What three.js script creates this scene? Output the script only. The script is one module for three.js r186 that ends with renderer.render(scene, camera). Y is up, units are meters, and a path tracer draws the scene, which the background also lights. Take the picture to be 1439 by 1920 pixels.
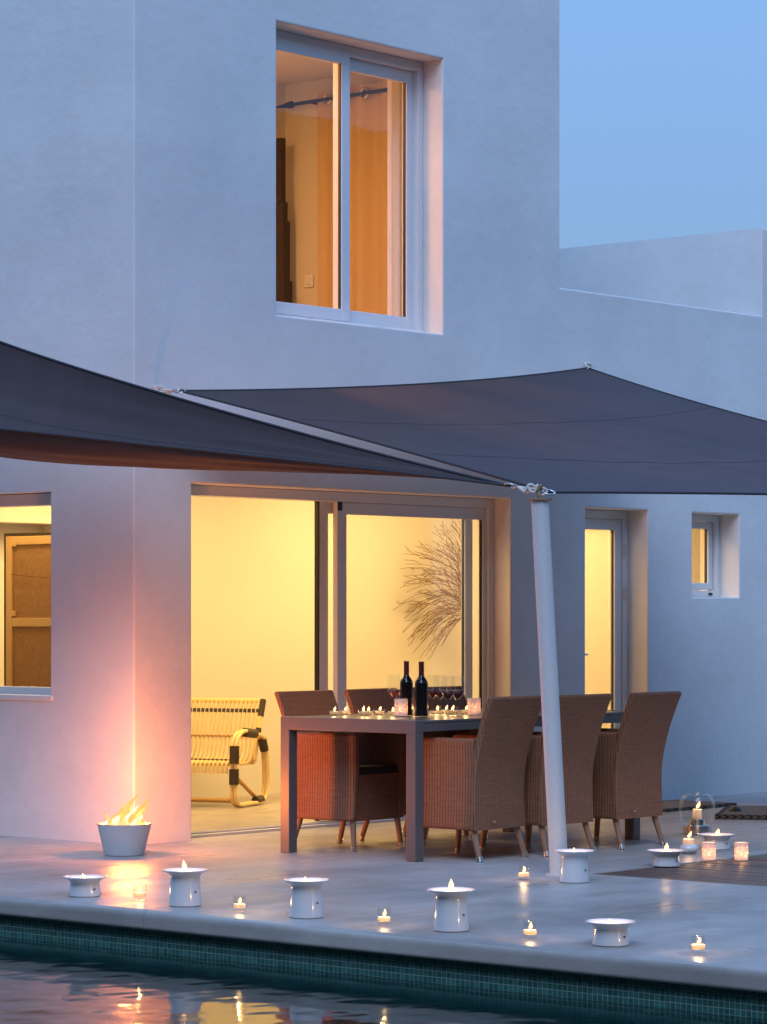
import * as THREE from 'three';
import { mergeGeometries } from 'three/addons/utils/BufferGeometryUtils.js';
import { RoundedBoxGeometry } from 'three/addons/geometries/RoundedBoxGeometry.js';
import { RectAreaLightUniformsLib } from 'three/addons/lights/RectAreaLightUniformsLib.js';

// ---------------------------------------------------------------- camera, sky, sun, exposure
const scene = new THREE.Scene();
const FOCAL = 5417, EYE = 1.31, HORIZON = 1150, PW = 1439, PH = 1920;      // photograph pixels, metres
const view = new THREE.Vector3(0.7572, 0, -0.6532), side = new THREE.Vector3(0.6532, 0, 0.7572);
const eye = new THREE.Vector3(-11.432, EYE, 11.723);
const camera = new THREE.PerspectiveCamera(2 * Math.atan(PH / 2 / FOCAL) * 180 / Math.PI, PW / PH, 0.1, 2000);
camera.position.copy(eye);
camera.lookAt(eye.clone().add(view));
camera.setViewOffset(PW, PH, 0, PH / 2 - HORIZON, PW, PH);                  // a rising front: upright lines stay upright
camera.updateMatrixWorld(true);

const renderer = new THREE.WebGLRenderer({ antialias: true });
renderer.toneMapping = THREE.LinearToneMapping;
renderer.toneMappingExposure = 1.0;
renderer.shadowMap.enabled = true;
renderer.shadowMap.type = THREE.PCFSoftShadowMap;
RectAreaLightUniformsLib.init();

let seed = 7;
const rnd = () => { seed = (seed * 1664525 + 1013904223) >>> 0; return seed / 4294967296; };
const rr = (a, b) => a + (b - a) * rnd();

// tileable value noise, 0..1
function noiseField(n, cells, octaves, gain = 0.5) {
  const out = new Float32Array(n * n); let amp = 1, tot = 0;
  for (let o = 0; o < octaves; o++) {
    const [cx, cy] = [cells[0] << o, cells[1] << o], g = new Float32Array(cx * cy).map(() => rnd());
    for (let y = 0; y < n; y++) {
      const fy = y / n * cy, y0 = Math.floor(fy), ty = fy - y0, sy = ty * ty * (3 - 2 * ty), ya = (y0 % cy) * cx, yb = ((y0 + 1) % cy) * cx;
      for (let x = 0; x < n; x++) {
        const fx = x / n * cx, x0 = Math.floor(fx), tx = fx - x0, sx = tx * tx * (3 - 2 * tx), xa = x0 % cx, xb = (x0 + 1) % cx;
        out[y * n + x] += amp * ((g[ya + xa] * (1 - sx) + g[ya + xb] * sx) * (1 - sy) + (g[yb + xa] * (1 - sx) + g[yb + xb] * sx) * sy);
      }
    }
    tot += amp; amp *= gain;
  }
  for (let i = 0; i < out.length; i++) out[i] /= tot;
  return out;
}
function texture(n, pixel, { srgb = false, repeat = 1 } = {}) {
  const d = new Uint8Array(n * n * 4);
  for (let y = 0; y < n; y++) for (let x = 0; x < n; x++) {
    const c = pixel(x, y, y * n + x), i = (y * n + x) * 4;
    if (typeof c === 'number') d[i] = d[i + 1] = d[i + 2] = Math.max(0, Math.min(255, c * 255));
    else for (let k = 0; k < 3; k++) d[i + k] = Math.max(0, Math.min(255, c[k] * 255));
    d[i + 3] = 255;
  }
  const t = new THREE.DataTexture(d, n, n, THREE.RGBAFormat);
  t.wrapS = t.wrapT = THREE.RepeatWrapping; t.magFilter = THREE.LinearFilter; t.minFilter = THREE.LinearMipmapLinearFilter; t.generateMipmaps = true;
  if (srgb) t.colorSpace = THREE.SRGBColorSpace;
  const [rx, ry] = Array.isArray(repeat) ? repeat : [repeat, repeat]; t.repeat.set(rx, ry); t.needsUpdate = true;
  return t;
}

// dusk sky: clear blue, paler to the horizon, brighter over the pool where the sun has set
{
  const w = 512, h = 256, data = new Float32Array(w * h * 4), wisps = noiseField(512, [3, 12], 5);
  for (let y = 0; y < h; y++) for (let x = 0; x < w; x++) {
    const az = (x / w - 0.5) * 2 * Math.PI, el = ((y + 0.5) / h - 0.5) * Math.PI;
    const dx = Math.cos(az) * Math.cos(el), dy = Math.sin(el), dz = Math.sin(az) * Math.cos(el);
    const up = Math.max(0, dy), west = 0.5 + 0.5 * (-0.74 * dx + 0.64 * dz + 0.1 * dy);
    const low = Math.pow(1 - up, 9), k = Math.pow(1 - up, 3.0), s = 0.93 + 0.35 * west;
    const wisp = Math.max(0, wisps[(y * 2) * 512 + x] - 0.5) * 0.25 * Math.pow(1 - up, 2);
    const c = dy < -0.02 ? [0.10, 0.11, 0.13] : [
      (0.33 - 0.13 * k + 0.09 * low + wisp) * s, (0.65 - 0.31 * k + 0.10 * low + wisp * 0.8) * s, (1.36 - 0.865 * k + 0.04 * low + wisp * 0.5) * s];
    data.set([c[0], c[1], c[2], 1], (y * w + x) * 4);
  }
  const sky = new THREE.DataTexture(data, w, h, THREE.RGBAFormat, THREE.FloatType);
  sky.mapping = THREE.EquirectangularReflectionMapping; sky.magFilter = sky.minFilter = THREE.LinearFilter; sky.wrapS = THREE.RepeatWrapping; sky.needsUpdate = true;
  scene.background = sky; scene.environment = sky;
}
// the afterglow high over the pool: weak and very soft
const sun = new THREE.DirectionalLight(new THREE.Color(0.69, 0.79, 1.0), 1.5);
sun.position.set(-21, 28, 17); sun.target.position.set(2, 1, 0); sun.castShadow = true; sun.shadow.radius = 60;
sun.shadow.mapSize.set(2048, 2048); Object.assign(sun.shadow.camera, { left: -14, right: 14, top: 14, bottom: -14, near: 1, far: 80 });
scene.add(sun, sun.target);

// ---------------------------------------------------------------- helpers
const V = (x, y, z) => new THREE.Vector3(x, y, z);
const ray = (px, py) => view.clone().addScaledVector(side, (px - PW / 2 - 0.5) / FOCAL).add(V(0, (HORIZON - py) / FOCAL, 0));
const onX = (px, py, c) => { const v = ray(px, py); return eye.clone().addScaledVector(v, (c - eye.x) / v.x); };
const onY = (px, py, c = 0) => { const v = ray(px, py); return eye.clone().addScaledVector(v, (c - eye.y) / v.y); };
const onZ = (px, py, c) => { const v = ray(px, py); return eye.clone().addScaledVector(v, (c - eye.z) / v.z); };

const used = {};
const numbered = n => { used[n] = (used[n] ?? -1) + 1; return used[n] ? `${n}_${String(used[n]).padStart(3, '0')}` : n; };
function shade(o) { o.traverse(m => { if (m.isMesh) { m.castShadow = true; m.receiveShadow = true; } }); return o; }
function part(name, geo, mat, parent) {
  const g = Array.isArray(geo) ? (geo.length > 1 ? join(geo) : geo[0]) : geo;
  const m = new THREE.Mesh(g, mat); m.name = name; m.castShadow = m.receiveShadow = true; parent.add(m); return m;
}
function join(list) {
  return mergeGeometries(list.map(g => { const q = g.index ? g.toNonIndexed() : g; for (const k of Object.keys(q.attributes)) if (!['position', 'normal', 'uv'].includes(k)) q.deleteAttribute(k); return q; }));
}
function tag(o, label, category, group) { Object.assign(o.userData, { label, category }); if (group) o.userData.group = group; return o; }
function thing(name, label, category, p = [0, 0, 0], turn = 0, group) {
  const o = new THREE.Group(); o.name = numbered(name); scene.add(o); o.position.set(...p); o.rotation.y = turn; return tag(o, label, category, group);
}
function structure(name, geo, mat) { const m = part(numbered(name), geo, mat, scene); m.userData.kind = 'structure'; return m; }
function structureGroup(name) { const g = new THREE.Group(); g.name = numbered(name); g.userData.kind = 'structure'; scene.add(g); return g; }
// uv in metres from position, by the way each face points
function metricUV(geo, ox = 0, oy = 0) {
  const g = geo.index ? geo.toNonIndexed() : geo, p = g.attributes.position, uv = new Float32Array(p.count * 2), a = V(), b = V(), c = V();
  for (let i = 0; i < p.count; i += 3) {
    a.fromBufferAttribute(p, i); b.fromBufferAttribute(p, i + 1); c.fromBufferAttribute(p, i + 2);
    const n = b.clone().sub(a).cross(c.clone().sub(a)), ax = Math.abs(n.x), ay = Math.abs(n.y), az = Math.abs(n.z);
    [a, b, c].forEach((q, k) => { const [u, v] = ay >= ax && ay >= az ? [q.x, q.z] : ax >= az ? [q.z, q.y] : [q.x, q.y]; uv[(i + k) * 2] = u + ox; uv[(i + k) * 2 + 1] = v + oy; });
  }
  g.setAttribute('uv', new THREE.BufferAttribute(uv, 2)); return g;
}
const box = (x0, x1, y0, y1, z0, z1) => metricUV(new THREE.BoxGeometry(x1 - x0, y1 - y0, z1 - z0).translate((x0 + x1) / 2, (y0 + y1) / 2, (z0 + z1) / 2));
const rbox = (x0, x1, y0, y1, z0, z1, r = 0.004) => metricUV(new RoundedBoxGeometry(x1 - x0, y1 - y0, z1 - z0, 2, r).translate((x0 + x1) / 2, (y0 + y1) / 2, (z0 + z1) / 2));
const lathe = (pts, seg = 32) => new THREE.LatheGeometry(pts.map(([r, y]) => new THREE.Vector2(r, y)), seg);
const tube = (pts, r, seg = 24, rad = 8, closed = false) => new THREE.TubeGeometry(new THREE.CatmullRomCurve3(pts.map(p => p.isVector3 ? p : V(...p)), closed, 'centripetal'), seg, r, rad, closed);
const rod = (a, b, r0, r1 = r0, seg = 10) => {
  const A = a.isVector3 ? a : V(...a), B = b.isVector3 ? b : V(...b), d = B.clone().sub(A);
  return new THREE.CylinderGeometry(r1, r0, d.length(), seg).applyQuaternion(new THREE.Quaternion().setFromUnitVectors(V(0, 1, 0), d.clone().normalize())).translate((A.x + B.x) / 2, (A.y + B.y) / 2, (A.z + B.z) / 2);
};
const std = (r, g, b, rough = 0.6, extra = {}) => { const m = new THREE.MeshStandardMaterial({ roughness: rough, ...extra }); m.color.setRGB(r, g, b); m.side = THREE.DoubleSide; return m; };
const phys = (r, g, b, rough, extra = {}) => { const m = new THREE.MeshPhysicalMaterial({ roughness: rough, ...extra }); m.color.setRGB(r, g, b); m.side = THREE.DoubleSide; return m; };
const glow = (r, g, b, k, extra = {}) => { const m = new THREE.MeshStandardMaterial({ roughness: 1, ...extra }); m.color.setRGB(0.02, 0.02, 0.02); m.emissive.setRGB(r, g, b); m.emissiveIntensity = k; m.side = THREE.DoubleSide; return m; };

// ---------------------------------------------------------------- materials
const N1 = noiseField(1024, [6, 6], 7, 0.55), N2 = noiseField(1024, [4, 4], 5, 0.5), N3 = noiseField(1024, [40, 40], 4, 0.6), N4 = noiseField(1024, [3, 14], 6, 0.55);
const M = {};
{
    M.plaster = std(0.74, 0.735, 0.73, 0.92, {
    map: texture(1024, (x, y, i) => { const v = 0.94 + 0.06 * (N1[i] - 0.5) + 0.06 * (N2[i] - 0.5) + 0.03 * (N3[i] - 0.5); return [v, v * 0.996, v * 0.985]; }, { srgb: true, repeat: 0.36 }),
    bumpMap: texture(1024, (x, y, i) => 0.55 * N1[i] + 0.25 * N4[i] + 0.2 * N3[i], { repeat: 0.55 }), bumpScale: 0.008 });
  M.indoor = std(0.64, 0.615, 0.55, 0.9, { map: texture(256, (x, y, i) => 0.97 + 0.04 * (N2[(y * 4) * 1024 + x * 4] - 0.5), { srgb: true, repeat: 0.4 }) });
  M.indoorFloor = std(0.68, 0.645, 0.575, 0.4, { map: M.indoor.map });
  const cloudy = (i) => 0.55 * N2[i] + 0.45 * N4[i];
  M.terrace = phys(0.48, 0.455, 0.43, 1, { specularIntensity: 0.19,
    map: texture(1024, (x, y, i) => { const v = 0.86 + 0.42 * (cloudy(i) - 0.5) + 0.10 * (N3[i] - 0.5) + 0.16 * (N1[i] - 0.5); return [v, v * 0.985, v * 0.965]; }, { srgb: true, repeat: 0.31 }),
    roughnessMap: texture(1024, (x, y, i) => 0.36 + 0.42 * (N4[i] - 0.42) + 0.30 * (N1[i] - 0.5), { repeat: 0.43 }),
    bumpMap: texture(1024, (x, y, i) => 0.7 * N2[i] + 0.3 * N1[i], { repeat: 0.5 }), bumpScale: 0.004 });
  M.frame = std(0.66, 0.67, 0.68, 0.35);
  M.alu = std(0.62, 0.60, 0.57, 0.35, { metalness: 0.5 });
  M.black = std(0.012, 0.012, 0.012, 0.5);
  M.glass = phys(1, 1, 1, 0.02, { transmission: 1, thickness: 0, ior: 1.5 });
  M.clear = phys(0.96, 0.97, 0.97, 0.02, { transmission: 1, thickness: 0, ior: 1.45 });
  M.steel = std(0.55, 0.53, 0.50, 0.28, { metalness: 1 });
  M.porcelain = phys(0.64, 0.64, 0.65, 0.18, { clearcoat: 0.6, clearcoatRoughness: 0.08 });
  M.bowl = std(0.56, 0.56, 0.57, 0.55, { bumpMap: M.plaster.bumpMap, bumpScale: 0.001 });
  M.soot = std(0.05, 0.04, 0.035, 0.9);
  M.wax = phys(0.88, 0.80, 0.66, 0.6, { transmission: 0.5, thickness: 0 });
  M.flame = glow(1.0, 0.56, 0.24, 3.6);
  M.sail = std(0.056, 0.033, 0.034, 0.7, { bumpMap: texture(256, (x, y) => (x + y) % 4 < 2 ? 0.4 + 0.3 * rnd() : 0.6, { repeat: 12 }), bumpScale: 0.0006,
    map: texture(512, (x, y, i) => { const v = 0.9 + 0.16 * (N4[(y * 2) * 1024 + x * 2] - 0.5) + 0.08 * (N3[(y * 2) * 1024 + x * 2] - 0.5); return [v, v, v]; }, { srgb: true, repeat: 0.5 }) });
  M.hem = std(0.030, 0.028, 0.033, 0.8);
  M.rope = std(0.62, 0.58, 0.52, 0.9);
  M.pole = std(0.62, 0.62, 0.63, 0.5, { map: texture(512, (x, y, i) => { const k = (y * 2) * 1024 + x * 2; const chip = N3[k] > 0.745 ? 0.78 : 1; return [0.96 * chip, 0.95 * chip, 0.94 * chip * (chip < 1 ? 0.85 : 1)]; }, { srgb: true, repeat: [2, 7] }) });
  M.rust = std(0.28, 0.16, 0.09, 0.8);
  // wicker: strands passing over and under upright stakes
  const wick = (x, y) => { const st = Math.floor(x / 16), ph = (Math.floor(y / 4) + st) % 2, u = (x % 16) / 16, v = (y % 4 + 0.5) / 4; return Math.sin(Math.PI * v) ** 0.6 * (0.45 + 0.55 * (ph ? Math.sin(Math.PI * u) : Math.abs(Math.cos(Math.PI * u)))); };
  M.wicker = std(0.42, 0.185, 0.10, 0.66, {
    map: texture(512, (x, y, i) => { const h = wick(x, y), strand = N3[((y >> 2) * 37 % 1024) * 1024 + ((x >> 5) * 13) % 1024], gap = 1 - 0.4 * Math.exp(-(((x + 8) % 16 - 8) ** 2) / 4), v = (0.72 + 0.28 * h) * (0.88 + 0.22 * strand) * gap; return [v, v * (0.92 + 0.1 * strand), v * (0.86 + 0.1 * strand)]; }, { srgb: true, repeat: 1 / 0.6 }),
    bumpMap: texture(512, (x, y) => wick(x, y), { repeat: 1 / 0.6 }), bumpScale: 0.0035 });
  M.chairLeg = std(0.27, 0.15, 0.09, 0.55);
  M.cushion = std(0.028, 0.028, 0.034, 0.9);
  M.tableMetal = std(0.115, 0.10, 0.098, 0.45);
  M.tableTop = std(0.11, 0.10, 0.10, 0.28);
  M.tile = []; for (const [r, g, b] of [[0.035, 0.12, 0.10], [0.025, 0.09, 0.08], [0.045, 0.15, 0.125], [0.03, 0.105, 0.075]]) M.tile.push(phys(r, g, b, 0.2, { clearcoat: 0.5 }));
  M.grout = std(0.26, 0.34, 0.32, 0.9);
  M.plank = [0.8, 1, 1.2, 1.05].map((k, j) => std(0.25 * k, 0.155 * k, 0.11 * k, 0.5, {
    map: texture(256, (x, y) => { const g = N4[((x * 3 + j * 90) % 1024) * 1024 + (y * 4)]; const v = 0.75 + 0.6 * (g - 0.5); return [v, v * 0.97, v * 0.94]; }, { srgb: true, repeat: [6, 0.5] }) }));
  M.rattan = std(0.76, 0.56, 0.27, 0.45);
  M.rattanDark = std(0.42, 0.24, 0.08, 0.5);
  M.wrap = std(0.035, 0.022, 0.016, 0.6);
  M.canvas = phys(0.50, 0.31, 0.13, 0.95, { transmission: 0.4, thickness: 0, map: texture(256, (x, y, i) => { const v = 0.9 + 0.2 * (N3[(y * 4) * 1024 + x * 4] - 0.5); return [v, v * 0.98, v * 0.94]; }, { srgb: true, repeat: 2 }) });
  M.pine = std(0.58, 0.38, 0.16, 0.7);
  M.twig = std(0.22, 0.115, 0.05, 0.9);
  M.drape = std(0.52, 0.39, 0.23, 0.95, { bumpMap: texture(256, (x, y) => ((x * 3 + y) % 7) / 7 * 0.3 + rnd() * 0.4, { repeat: 6 }), bumpScale: 0.001 });
  M.sheer = phys(0.85, 0.82, 0.80, 0.95, { transmission: 0.35, thickness: 0 });
  M.darkWood = std(0.030, 0.018, 0.012, 0.6);
}

// ---------------------------------------------------------------- the ground, the terrace, the pool
const POOL = -2.47, WATER = -0.185;
{
  const out = new THREE.Shape([[-400, -400], [400, -400], [400, 400], [-400, 400]].map(p => new THREE.Vector2(...p)));
  out.holes.push(new THREE.Path([[-7.4, -12.2], [13, -12.2], [13, 10], [-7.4, 10]].map(p => new THREE.Vector2(...p))));      // shape y is -z
  structure('ground', metricUV(new THREE.ShapeGeometry(out).rotateX(-Math.PI / 2).translate(0, -0.06, 0)), std(0.26, 0.23, 0.19, 1, { map: M.plaster.map }));
  // terrace: one slab with the timber deck let into it
  const DX = 0.25, DZ = 3.02, DXE = 5.3, DZE = 8.2;
  const t = new THREE.Shape([[-2.12, 12], [13, 12], [13, -10], [-2.12, -10]].map(([x, z]) => new THREE.Vector2(x, -z)));
  t.holes.push(new THREE.Path([[DX, DZ], [DXE, DZ], [DXE, DZE], [DX, DZE]].map(([x, z]) => new THREE.Vector2(x, -z))));
  structure('terrace', metricUV(new THREE.ExtrudeGeometry(t, { depth: 0.3, bevelEnabled: false }).rotateX(-Math.PI / 2).translate(0, -0.3, 0)), M.terrace);
  // coping slabs with a rounded nose, a joint between neighbours
  const nose = new THREE.Shape(); nose.moveTo(-2.12, 0); nose.lineTo(POOL + 0.035, 0); nose.quadraticCurveTo(POOL, 0, POOL, -0.035); nose.lineTo(POOL, -0.07); nose.quadraticCurveTo(POOL, -0.088, POOL + 0.02, -0.09); nose.lineTo(-2.12, -0.09); nose.closePath();
  const coping = structureGroup('pool_coping');
  const joints = [-10, -6.2, -2.1, 2.594, 6.9, 12];
  for (let k = 0; k + 1 < joints.length; k++)
    part('coping_slab', metricUV(new THREE.ExtrudeGeometry(nose, { depth: joints[k + 1] - joints[k] - 0.005, bevelEnabled: false, curveSegments: 8 }).translate(0, 0, joints[k] + 0.0025)), M.terrace, coping);
  // deck
  const deck = structureGroup('timber_deck'), pitch = 0.104, n = Math.floor((DXE - DX - 0.01) / pitch);
  for (let k = 0; k < n; k++) {
    const x0 = DX + 0.008 + k * pitch, g = rbox(0, 0.093, -0.03, 0, DZ + 0.008, DZE - 0.01, 0.003);
    part('plank', metricUV(g.translate(x0, -0.003 + rr(-0.0015, 0.0015), 0), k * 0.37, k * 0.11), M.plank[Math.floor(rnd() * 4)], deck);
  }
  part('joist_bed', box(DX + 0.003, DXE - 0.003, -0.2, -0.06, DZ + 0.003, DZE - 0.003), std(0.03, 0.028, 0.025, 1), deck);
  // pool shell
  const wx = POOL + 0.05;
  const shell = structureGroup('pool_basin');
  part('pool_wall', box(wx + 0.004, wx + 0.2, -1.5, -0.092, -10, 12), M.grout, shell);
  part('pool_wall', box(-7.4, -7.2, -1.5, -0.07, -10, 12), M.grout, shell);
  part('pool_wall', box(-7.2, wx, -1.5, -0.07, 11.8, 12), M.grout, shell); part('pool_wall', box(-7.2, wx, -1.5, -0.07, -10, -9.8), M.grout, shell);
  part('pool_floor', box(-7.4, wx + 0.2, -1.7, -1.502, -10, 12), std(0.16, 0.34, 0.33, 0.8), shell);
  // glass mosaic: every tile with its own edges, joined by tone (too small to pick apart singly)
  const tones = [[], [], [], []], base = new THREE.BoxGeometry(0.006, 0.0208, 0.0208).toNonIndexed();
  for (let z = 0.3; z < 7.2; z += 0.0245) for (let r = 0; r < 14; r++) {
    const u = rnd(), q = u < 0.4 ? 0 : u < 0.68 ? 1 : u < 0.85 ? 2 : 3;
    tones[q].push(base.clone().rotateZ(rr(-0.03, 0.03)).rotateY(rr(-0.03, 0.03)).translate(wx + 0.0055, -0.105 - r * 0.0245, z));
  }
  tones.forEach((l, q) => { const m = part('mosaic_tiles', mergeGeometries(l), M.tile[q], shell); m.userData.kind = 'stuff'; });
  // water: a rippled sheet over the basin
  const w = new THREE.PlaneGeometry(4.72, 17.5, 250, 900).rotateX(-Math.PI / 2).translate((-7.2 + wx) / 2 - 0.0, WATER, 1.9), p = w.attributes.position;
  const waves = []; for (let k = 0; k < 26; k++) { const l = 0.075 * Math.pow(1.115, k * 0.62), a = rr(0, Math.PI * 2); waves.push([Math.cos(a) * 2 * Math.PI / l, Math.sin(a) * 2 * Math.PI / l, rr(0, 6.28), l * 0.0006]); }
  for (let i = 0; i < p.count; i++) { let h = 0; for (const [kx, kz, ph, am] of waves) h += am * Math.sin(kx * p.getX(i) + kz * p.getZ(i) + ph); p.setY(i, WATER + h); }
  w.computeVertexNormals();
  const water = structure('pool_water', w, phys(0.75, 0.93, 0.93, 0.07, { transmission: 1, thickness: 1.3, ior: 1.33 }));
  water.material.attenuationColor = new THREE.Color(0.12, 0.40, 0.42); water.material.attenuationDistance = 1.6;
}

// ---------------------------------------------------------------- the garden hedges that close the pool terrace off on the side away from the house
{
  const leafMat = std(0.045, 0.07, 0.03, 0.9, { map: M.plaster.map });
  const hedge = (label, cx, cz, len, turn) => {
    const o = thing('garden_hedge', label, 'hedge', [cx, -0.06, cz], turn, 'clipped hedges round the pool garden');
    const g = new THREE.BoxGeometry(len, 8.5, 1.4, Math.round(len / 0.3), 20, 5), p = g.attributes.position;
    for (let i = 0; i < p.count; i++) { const k = N3[((i * 37) % 1024) * 1024 + (i * 11) % 1024] - 0.5; p.setXYZ(i, p.getX(i) + k * 0.2, p.getY(i) + 4.25 + k * 0.25, p.getZ(i) + 0.35 * k); }
    g.computeVertexNormals(); part('foliage', metricUV(g), leafMat, o);
    for (let x = -len / 2 + 1; x < len / 2; x += 2) part('stem', rod([x, 0, 0], [x, 2.5, 0], 0.05, 0.03, 6), M.twig, o);
  };
  hedge('tall dark hedge along the far side of the pool', -14.2, 2, 44, Math.PI / 2);
  hedge('tall dark hedge across the garden beyond the deck', 4, 16.5, 36, 0);
}

// ---------------------------------------------------------------- the house
const house = thing('house', 'white rendered modern house with lit windows beside the pool terrace', 'house');
const holePath = (x0, x1, y0, y1) => new THREE.Path([[x0, y0], [x0, y1], [x1, y1], [x1, y0]].map(p => new THREE.Vector2(...p)));
const BEV = { bevelEnabled: true, bevelSize: 0.012, bevelThickness: 0.012, bevelOffset: -0.012, bevelSegments: 3, curveSegments: 4 };
{
  // front wall, openings cut through; doors are notches from the floor
  const s = new THREE.Shape([[0, -0.05], [0.466, -0.05], [0.466, 2.062], [3.43, 2.062], [3.43, -0.05], [4.25, -0.05], [4.25, 2.025], [4.972, 2.025], [4.972, -0.05], [12, -0.05], [12, 4.134], [6.404, 4.134], [6.404, 3.488], [3.965, 3.488], [3.965, 7.2], [0, 7.2]].map(p => new THREE.Vector2(...p)));
  s.holes.push(holePath(1.185, 2.738, 3.088, 4.838), holePath(5.51, 6.108, 1.426, 2.024));
  part('wall', metricUV(new THREE.ExtrudeGeometry(s, { depth: 0.326, ...BEV }).translate(0, 0, -0.338)), M.plaster, house);
  // side wall (faces the pool), its window opening
  const l = new THREE.Shape([[0.338, -0.05], [9, -0.05], [9, 7.2], [0.338, 7.2]].map(p => new THREE.Vector2(...p)));
  l.holes.push(holePath(0.686, 2.1, 0.818, 2.018));
  part('wall', metricUV(new THREE.ExtrudeGeometry(l, { depth: 0.3, bevelEnabled: false }).rotateY(Math.PI / 2)), M.plaster, house);
  // tower's far side, backs and roofs close the volumes
  part('wall', box(3.665, 3.965, 2.86, 7.2, -6, -0.338), M.plaster, house);
  part('wall', box(0.301, 3.664, 2.86, 7.2, -6, -5.7), M.plaster, house);
  part('roof', box(0.301, 3.664, 6.8, 7.0, -5.69, -0.351), M.plaster, house);
  part('wall', box(6.404, 6.65, 3.30, 4.134, -6, -0.338), M.plaster, house);
  part('roof', box(6.651, 12, 3.95, 4.1, -6, -0.351), M.plaster, house);
  part('roof', box(3.966, 6.403, 3.15, 3.3, -6, -0.351), M.plaster, house);
  // ground-floor room
  part('interior_floor', box(0.301, 10, -0.2, -0.004, -2.6, -0.351), M.indoorFloor, house);
  part('interior_floor', box(0.47, 3.426, -0.2, -0.005, -0.351, -0.002), M.indoorFloor, house); part('interior_floor', box(4.254, 4.968, -0.2, -0.005, -0.351, -0.002), M.indoorFloor, house);
  part('interior_wall', box(0.301, 10, -0.2, 2.6, -2.8, -2.601), M.indoor, house);
  part('interior_wall', box(10.001, 10.2, -0.2, 2.6, -2.8, -0.351), M.indoor, house);
  part('ceiling', box(0.301, 10.2, 2.601, 2.85, -2.8, -0.351), M.indoor, house);
  // room upstairs
  part('interior_wall', box(0.302, 3.64, 2.851, 5.06, -2.4, -2.2), M.indoor, house);
  part('interior_wall', box(3.641, 3.663, 2.851, 5.06, -2.2, -0.352), M.indoor, house);
  part('ceiling', box(0.302, 3.663, 5.061, 5.2, -2.4, -0.352), M.indoor, house);
}
// frame of four bars in the x-y plane, as separate child bars, and a pane
function leaf(parent, name, x0, x1, y0, y1, z0, z1, b, mat, pane = M.glass, bars = [b, b, b, b]) {
  const g = new THREE.Group(); g.name = name; parent.add(g);
  const [bl, br, bb, bt] = bars;
  part('stile', rbox(x0, x0 + bl, y0, y1, z0, z1), mat, g); part('stile', rbox(x1 - br, x1, y0, y1, z0, z1), mat, g);
  part('rail', rbox(x0 + bl - 0.002, x1 - br + 0.002, y0, y0 + bb, z0 + 0.002, z1 - 0.002), mat, g); part('rail', rbox(x0 + bl - 0.002, x1 - br + 0.002, y1 - bt, y1, z0 + 0.002, z1 - 0.002), mat, g);
  const zm = (z0 + z1) / 2;
  part('gasket', rbox(x0 + bl - 0.003, x0 + bl + 0.005, y0 + bb, y1 - bt, zm - 0.01, zm + 0.01, 0.002), M.black, g); part('gasket', rbox(x1 - br - 0.005, x1 - br + 0.003, y0 + bb, y1 - bt, zm - 0.01, zm + 0.01, 0.002), M.black, g);
  if (pane) part('pane', new THREE.PlaneGeometry(x1 - x0 - bl - br, y1 - y0 - bb - bt).translate((x0 + bl + x1 - br) / 2, (y0 + bb + y1 - bt) / 2, zm), pane, g);
  return g;
}
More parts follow.
